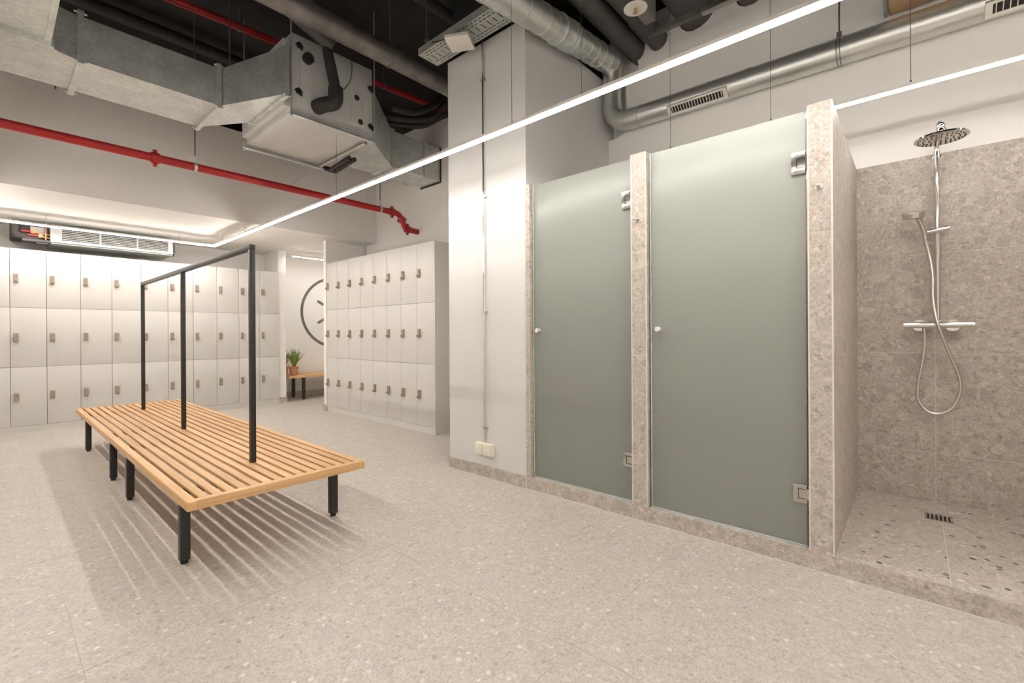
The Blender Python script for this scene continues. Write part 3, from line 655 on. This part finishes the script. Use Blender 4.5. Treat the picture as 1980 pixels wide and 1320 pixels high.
flange_x(t, 1.605, 3.845, 4.59, zd0+.012, 3.498, w=.03, th=.025)
for x, y in ((.35, 5.10), (1.36, 4.38)): MB().cyl((x, y, zd0), (x, y, CEIL), .006, 8).build('threaded_rod', 'wire', t)

t = thing('air_handler', 'grey box air handling unit hung from the ceiling with steel rails', 'air handler', (2.05, 4.4, 3.0))
fx0, fx1, fy0, fy1, fz0, fz1 = 1.675, 2.430, 3.90, 4.93, 3.02, 3.68
MB().box(fx0, fx1, fy0, fy1, fz0, fz1, bev=.004).build('cabinet', 'fcu', t)
MB().box(1.62, fx0, 3.93, 4.88, 3.06, 3.62).build('inlet_collar', 'fcu', t)
pn = MB().box(fx0+.065, fx1-.04, fy0-.010, fy0, fz0+.045, fz1-.035, bev=.003).build('access_panel', 'fcu', t)
MB().box(fx1-.235, fx1-.05, fy0-.013, fy0-.010, fz0+.09, fz0+.30).build('label_plate', 'fcu', pn)
for x, z in ((fx0+.045, fz0+.17), (fx0+.055, fz1-.10), (fx1-.03, fz0+.10), (fx1-.03, fz1-.20)):
    MB().prism([(x-.028, z+.012), (x+.028, z-.028), (x+.028, z+.010), (x, z+.034)], 'y', fy0-.028, fy0-.006).cyl((x, fy0-.03, z), (x, fy0-.005, z), .014, 10).build('latch', 'foot', t)
for x, z in ((fx1-.165, fz0+.33), (fx1-.13, fz0+.115)): MB().cyl((x, fy0-.014, z), (x, fy0-.009, z), .026, 20).build('plug', 'dark', t)
MB().tube(catmull([(fx1-.16, fy0-.012, fz0+.36), (fx1-.10, fy0-.03, fz0+.33), (fx1-.085, fy0-.03, fz0+.26), (fx1-.10, fy0-.012, fz0+.24)], 6), .004, 8).build('cable_loop', 'white', t)
MB().tube(catmull([(2.07, fy0-.012, fz0+.30), (2.15, fy0-.03, fz0+.38), (2.20, fy0-.03, fz0+.50), (2.20, fy0-.04, fz1+.03)], 6), .0035, 8).build('cable', 'dark', t)
for ya, yb in ((fy0-.035, fy0+.012), (fy1-.012, fy1+.035)):
    MB().box(fx0-.03, fx1+.03, ya, yb, fz0-.038, fz0-.034).box(fx0-.03, fx1+.03, ya if ya < 4 else yb-.004, ya+.004 if ya < 4 else yb, fz0-.038, fz0+.006).build('support_rail', 'galv', t)
for x in (fx0-.012, fx1+.014):
    for y in (fy0-.018, fy1+.018): MB().cyl((x, y, fz0-.05), (x, y, CEIL), .006, 10).cyl((x, y, fz0-.055), (x, y, fz0-.038), .012, 6).build('threaded_rod', 'galv', t)
MB().cyl((2.41, 3.98, fz0-.022), (2.41, 4.90, fz0-.022), .016, 12).build('drain_pipe', 'satin', t)
for x in (2.50, 2.56): MB().tube([(x, 4.45, fz0-.02), (x+.02, 4.9, fz0-.04), (x+.03, 5.1, fz0+.05)], .024, 12).build('insulated_pipe', 'rubber', t)
MB().cyl((2.36, 4.93, 2.985), (2.62, 6.229, 3.10), .006, 8).build('condensate_tube', 'satin', t)

t = thing('rectangular_duct', 'galvanised duct narrowing from the air handler into the right wall', 'duct', (3.2, 4.9, 3.16))
MB().loft(rect(2.435, 3.97, 4.88, 3.07, 3.62), rect(3.195, 4.705, 5.105, 3.16, 3.595)).build('transition', 'galv', t, smooth=False)
MB().box(3.205, XW-.001, 4.705, 5.105, 3.16, 3.595).build('straight_run', 'galv', t, smooth=False)
flange_x(t, 3.20, 4.705, 5.105, 3.16, 3.595, w=.03, th=.018)
flange_x(t, 3.69, 4.705, 5.105, 3.16, 3.595, w=.03, th=.018)
b = MB(); [b.box(XW-.006, XW-.0005, *q) for q in ((4.685, 5.125, 3.14, 3.16), (4.685, 5.125, 3.595, 3.615), (4.685, 4.705, 3.16, 3.595), (5.105, 5.125, 3.16, 3.595))]; b.build('wall_seal', 'dark', t)
MB().cyl((2.9, 4.60, 3.4), (2.9, 4.60, CEIL), .005, 8).build('threaded_rod', 'wire', t)

# insulated chilled-water line to the air handler
t = thing('insulated_pipe', 'black insulated pipe bending down to the air handler face', 'pipe', (1.9, 3.72, 3.4))
MB().tube(path([(1.30, 3.70, 3.83), (1.70, 3.70, 3.675), (1.925, 3.70, 3.60)], .03), .058, 18).build('upper_run', 'greyins', t)
MB().tube([(1.885, 3.72, 3.60), (1.925, 3.72, 3.42), (1.960, 3.72, 3.27), (1.970, 3.72, 3.22)], [.040, .046, .046, .046], 16).build('drop', 'rubber', t)
MB().tube(path([(1.966, 3.72, 3.26), (1.968, 3.72, 3.13), (1.90, 3.80, 3.12), (1.885, 3.889, 3.12)], .05), .062, 18).build('elbow', 'rubber', t)
MB().cyl((1.80, 3.85, 3.50), (1.80, 3.889, 3.50), .045, 18).build('stub', 'rubber', t)
# big steel pipe
t = thing('steel_pipe', 'thick dark grey steel pipe crossing in front of the air handler', 'pipe', (2, 3.4, 3.55))
MB().cyl((-1.5, 3.4, 3.553), (XW-.001, 3.4, 3.553), .086, 28).build('pipe', 'steelpipe', t)
for x in (.2, 2.3): MB().lathe((x, 3.4, 3.553), [(.087, -.014), (.092, -.014), (.092, .014), (.087, .014)], 28, 'x').cyl((x, 3.4, 3.64), (x, 3.4, CEIL), .006, 8).build('clamp', 'wire', t)
for k, (x, y, z0) in enumerate([]): pass
def hose(label, pts, r):
    t = tag(MB().tube(catmull(pts, 8), r, 14).build('insulated_hose', 'rubber'), label, 'pipe', 'insulated hoses beside the column')
hose('uppermost black insulated hose curving behind the white column', [(XW-.002, 3.9, 4.10), (3.72, 4.30, 4.08), (3.52, 4.3, 3.885), (3.22, 4.3, 3.690), (2.95, 4.34, 3.66)], .040)
hose('middle black insulated hose curving behind the white column', [(XW-.002, 4.0, 4.02), (3.72, 4.30, 3.96), (3.56, 4.42, 3.775), (3.22, 4.52, 3.68), (2.93, 4.70, 3.69)], .040)
hose('lowest black insulated hose curving behind the white column', [(XW-.002, 4.1, 3.93), (3.73, 4.35, 3.85), (3.50, 4.50, 3.69), (3.22, 4.66, 3.66), (2.98, 4.88, 3.66)], .034)
# dark joists / pipes crossing under the ceiling
for lb, y, z, r in (('dark steel pipe just below the black ceiling, left of the cable tray', 3.05, 3.93, .05), ('second dark pipe below the black ceiling, behind the thick steel pipe', 5.5, 4.10, .06)):
    tag(MB().cyl((-1.8, y, z), (XW-.001, y, z), r, 18).build('ceiling_pipe', 'rubber'), lb, 'pipe')

# ------------------------------------------------------------------ cable tray and white box above the column
tx0, tx1, ty0, ty1, tz = 2.352, 2.556, 2.13, 3.075, 3.455
t = thing('cable_tray', 'perforated steel cable tray along the top of the white column', 'cable tray', ((tx0+tx1)/2, (ty0+ty1)/2, tz))
b = MB()
W_ = tx1-tx0
xcuts = [0, .018, .026, .046, .054, .068, .136, .150, .158, .178, .186, W_]
slotcols = {(.018, .026): 'a', (.046, .054): 'b', (.150, .158): 'b', (.178, .186): 'a'}
L_ = ty1-ty0; y = 0
for xa, xb in zip(xcuts, xcuts[1:]):
    kind = slotcols.get((xa, xb))
    if kind:
        y = 0; off = .012 if kind == 'a' else .032
        b.box(tx0+xa, tx0+xb, ty0, ty0+off, tz, tz+.002); y = off
        while y < L_-.06:
            b.box(tx0+xa, tx0+xb, ty0+y+.030, ty0+min(y+.044, L_), tz, tz+.002); y += .044
        b.box(tx0+xa, tx0+xb, ty0+y, ty1, tz, tz+.002)
    elif xa == .068:
        y = 0
        while y < L_-.06:
            b.box(tx0+xa, tx0+xb, ty0+y, ty0+y+.050, tz, tz+.0022); b.box(tx0+xa, tx0+xa+.006, ty0+y+.05, ty0+y+.058, tz, tz+.002); b.box(tx0+xb-.006, tx0+xb, ty0+y+.05, ty0+y+.058, tz, tz+.002); y += .058
        b.box(tx0+xa, tx0+xb, ty0+y, ty1, tz, tz+.002)
    else: b.box(tx0+xa, tx0+xb, ty0, ty1, tz, tz+.002)
b.build('perforated_base', 'trayzinc', t, smooth=False)
for x in (tx0, tx1): MB().box(x-.0015, x+.0015, ty0, ty1, tz, tz+.055).build('side_rail', 'trayzinc', t)
MB().box(tx0-.004, tx1+.004, ty0-.01, ty0+.02, tz-.002, tz+.06).build('joint_plate', 'galv', t)
for y in (2.25, 2.95): MB().box(tx0-.02, tx1+.02, y-.015, y+.015, tz+.055, tz+.08).cyl((tx0-.01, y, tz+.06), (tx0-.01, y, CEIL), .005, 8).build('hanger', 'wire', t)
MB().tube(catmull([(tx0+.03, 2.70, tz+.01), (tx0-.01, 2.78, tz-.01), (tx0-.02, 2.86, tz+.01), (tx0+.02, 2.92, tz+.03)], 6), .004, 8).build('cable', 'rubber', t)
wb = thing('junction_box', 'tilted white access point box hanging under the cable tray', 'box', (2.40, 2.62, 3.40))
q = Matrix.Rotation(R(29.3), 4, 'Z')
MB().box(2.395-.095, 2.395+.095, 2.615-.095, 2.615+.095, 3.375, 3.405, bev=.008, rot=q).build('housing', 'white', wb)
MB().cyl((2.40, 2.615, 3.40), (2.40, 2.615, tz), .012, 10).build('bracket', 'white', wb)

# ------------------------------------------------------------------ round ducts and pipes over the showers
t = DUCT = thing('spiral_duct', 'galvanised spiral duct bending from the ceiling down above the frosted doors', 'duct', (3.7, 2.0, 3.5))
P0 = Vector((2.05, 1.955, 3.29)); P1 = Vector((3.755, 2.035, 3.585))
d = (P1-P0)
MB().cyl(P0-d*.25, P1, .100, 32).build('sloping_run', 'spiral', t)
for k in range(16):
    c = P0+d*(-.1+.07*k); u = d.normalized()
    MB().cyl(c-u*.005, c+u*.005, .1040, 32).build('seam', 'spiral', t)
u = d.normalized(); c = P0+d*.47
MB().cyl(c-u*.03, c+u*.05, .108, 32).build('sleeve', 'galv', t)
for k in (-.05, .09, .14): MB().cyl(c+u*(k-.006), c+u*(k+.006), .112, 32).build('clamp_band', 'galv', t)
ez = 3.035
MB().tube([(3.745, 2.035, 3.60), (3.745, 2.04, 3.50), (3.745, 2.045, 3.35), (3.745, 2.045, 3.22)], [.098, .092, .078, .078], 24).build('drop', 'spiral', t)
segs = [(3.745, 2.045, 3.23), (3.745, 2.045, 3.17), (3.745, 2.025, 3.105), (3.745, 1.975, 3.055), (3.745, 1.91, 3.035), (3.745, 1.85, 3.035)]
el = MB()
rings = []
el.tube(segs, .084, 48).build('segmented_elbow', 'spiral', t, ang=11)
MB().cyl((3.745, 1.86, ez), (3.745, -2.39, ez-.06), .086, 32).build('long_run', 'spiral', t)
for k in range(13):
    y = 1.78-k*.29
    MB().cyl((3.745, y, ez-.06*(1.86-y)/4.25), (3.745, y-.010, ez-.06*(1.86-y)/4.25), .0895, 32).build('seam', 'spiral', t)
for y in (.358, -1.2):
    z = ez-.06*(1.86-y)/4.25
    h = MB().cyl((3.745, y+.012, z), (3.745, y+.006, z), .091, 32).cyl((3.745, y-.012, z), (3.745, y-.006, z), .091, 32).box(3.735, 3.755, y-.014, y+.014, z+.086, z+.13).build('hanger_band', 'wire', t)
    MB().cyl((3.745, y, z+.12), (3.745, y, CEIL), .005, 8).build('threaded_rod', 'wire', h)
def grille(label, ya, yb, nb):
    y = (ya+yb)/2; z = ez-.06*(1.86-y)/4.25
    g = MB().box(3.70, 3.72, ya, yb, z-.02, z+.0).build('air_grille', 'dark', DUCT); g['label'] = label
    # plate tangent to the lower front of the duct
    an = R(46); nx, nz_ = -math.cos(an), -math.sin(an); ux, uz = -math.sin(an), math.cos(an)
    def bar(y0, y1, v0, v1, d0, d1, mt, nm):
        b = MB(); q = []
        for dd in (d0, d1):
            for vv in (v0, v1): q.append((3.745+nx*dd+ux*vv, z+nz_*dd+uz*vv))
        A = [(q[i][0], y0, q[i][1]) for i in (0, 1, 3, 2)]; B = [(q[i][0], y1, q[i][1]) for i in (0, 1, 3, 2)]
        return b.loft(A, B).build(nm, mt, g, smooth=False)
    bar(ya, yb, -.030, .030, .080, .0895, 'dark', 'recess')
    bar(ya-.03, yb+.03, .026, .042, .070, .096, 'white', 'frame')
    bar(ya-.03, yb+.03, -.042, -.026, .070, .096, 'white', 'frame')
    bar(ya-.03, ya, -.042, .042, .070, .097, 'white', 'frame')
    bar(yb, yb+.03, -.042, .042, .070, .097, 'white', 'frame')
    for k in range(nb):
        yk = ya+(yb-ya)*(k+.5)/nb; bar(yk-.0022, yk+.0022, -.028, .028, .088, .0955, 'white', 'blade')
grille('slim slatted air grille on the round duct above the frosted doors', 1.075, 1.475, 18)
grille('slatted air grille on the round duct at the top right corner', -.78, -.345, 16)

def dpipe(label, y, z, r, mt='greyins', x0=.9):
    tag(MB().cyl((x0, y, z), (XW-.002, y, z), r, 28).build('insulated_pipe', mt), label, 'pipe', 'dark insulated pipes entering the wall above the showers')
dpipe('dark insulated pipe entering the wall beside the spiral duct', 1.868, 3.692, .086)
dpipe('dark insulated pipe behind the sprinkler plate, second into the wall', 1.655, 3.690, .080)
dpipe('thickest dark insulated pipe entering the wall above the wide door', 1.327, 3.800, .150)
dpipe('dark insulated pipe entering the wall furthest right', .910, 3.76, .108)
t = thing('steel_strut', 'dark steel channel carrying the insulated pipes', 'strut', (3.45, 1.2, 3.50))
MB().box(3.43, 3.47, .3, 1.56, 3.480, 3.520).build('channel', 'steelpipe', t)
MB().box(3.425, 3.475, .72, 1.15, 3.474, 3.480).box(3.42, 3.43, .72, 1.15, 3.474, 3.50).build('cover_plate', 'satin', t)
for y in (1.525, .34): MB().cyl((3.45, y, 3.47), (3.45, y, CEIL), .006, 8).build('threaded_rod', 'wire', t)
tag(MB().box(3.25, 3.41, 1.484, 1.570, 3.56, CEIL-.001, bev=.004).build('concrete_block', 'concrete'), 'grey concrete block between the dark insulated pipes', 'block')
t = thing('sprinkler_head', 'round white sprinkler plate with brass head below the black ceiling', 'sprinkler', (2.97, 1.44, 3.40))
MB().cyl((2.97, 1.44, 3.40), (2.97, 1.44, 3.404), .080, 36).build('plate', 'white', t)
MB().cyl((2.97, 1.44, 3.404), (2.97, 1.44, 3.62), .014, 12).build('drop_pipe', 'red', t)
MB().cyl((2.97, 1.44, 3.372), (2.97, 1.44, 3.40), .012, 12).cyl((2.97, 1.44, 3.370), (2.97, 1.44, 3.373), .018, 14).build('nozzle', 'brass', t)
t = thing('duct_damper', 'galvanised damper box with tan liner at the top edge above the open shower', 'duct', (3.6, .0, 3.1))
MB().box(3.50, 3.80, -.30, .118, 3.17, 3.45, bev=.004).build('box', 'galv', t)
MB().box(3.49, 3.51, -.31, .128, 3.158, 3.185, bev=.003).box(3.49, 3.80, .108, .128, 3.158, 3.185, bev=.003).build('rim', 'galv', t)
MB().box(3.52, 3.80, -.30, .10, 3.160, 3.172).build('liner', 'tan', t)
MB().cyl((3.65, -.1, 3.45), (3.65, -.1, CEIL), .006, 8).build('threaded_rod', 'wire', t)
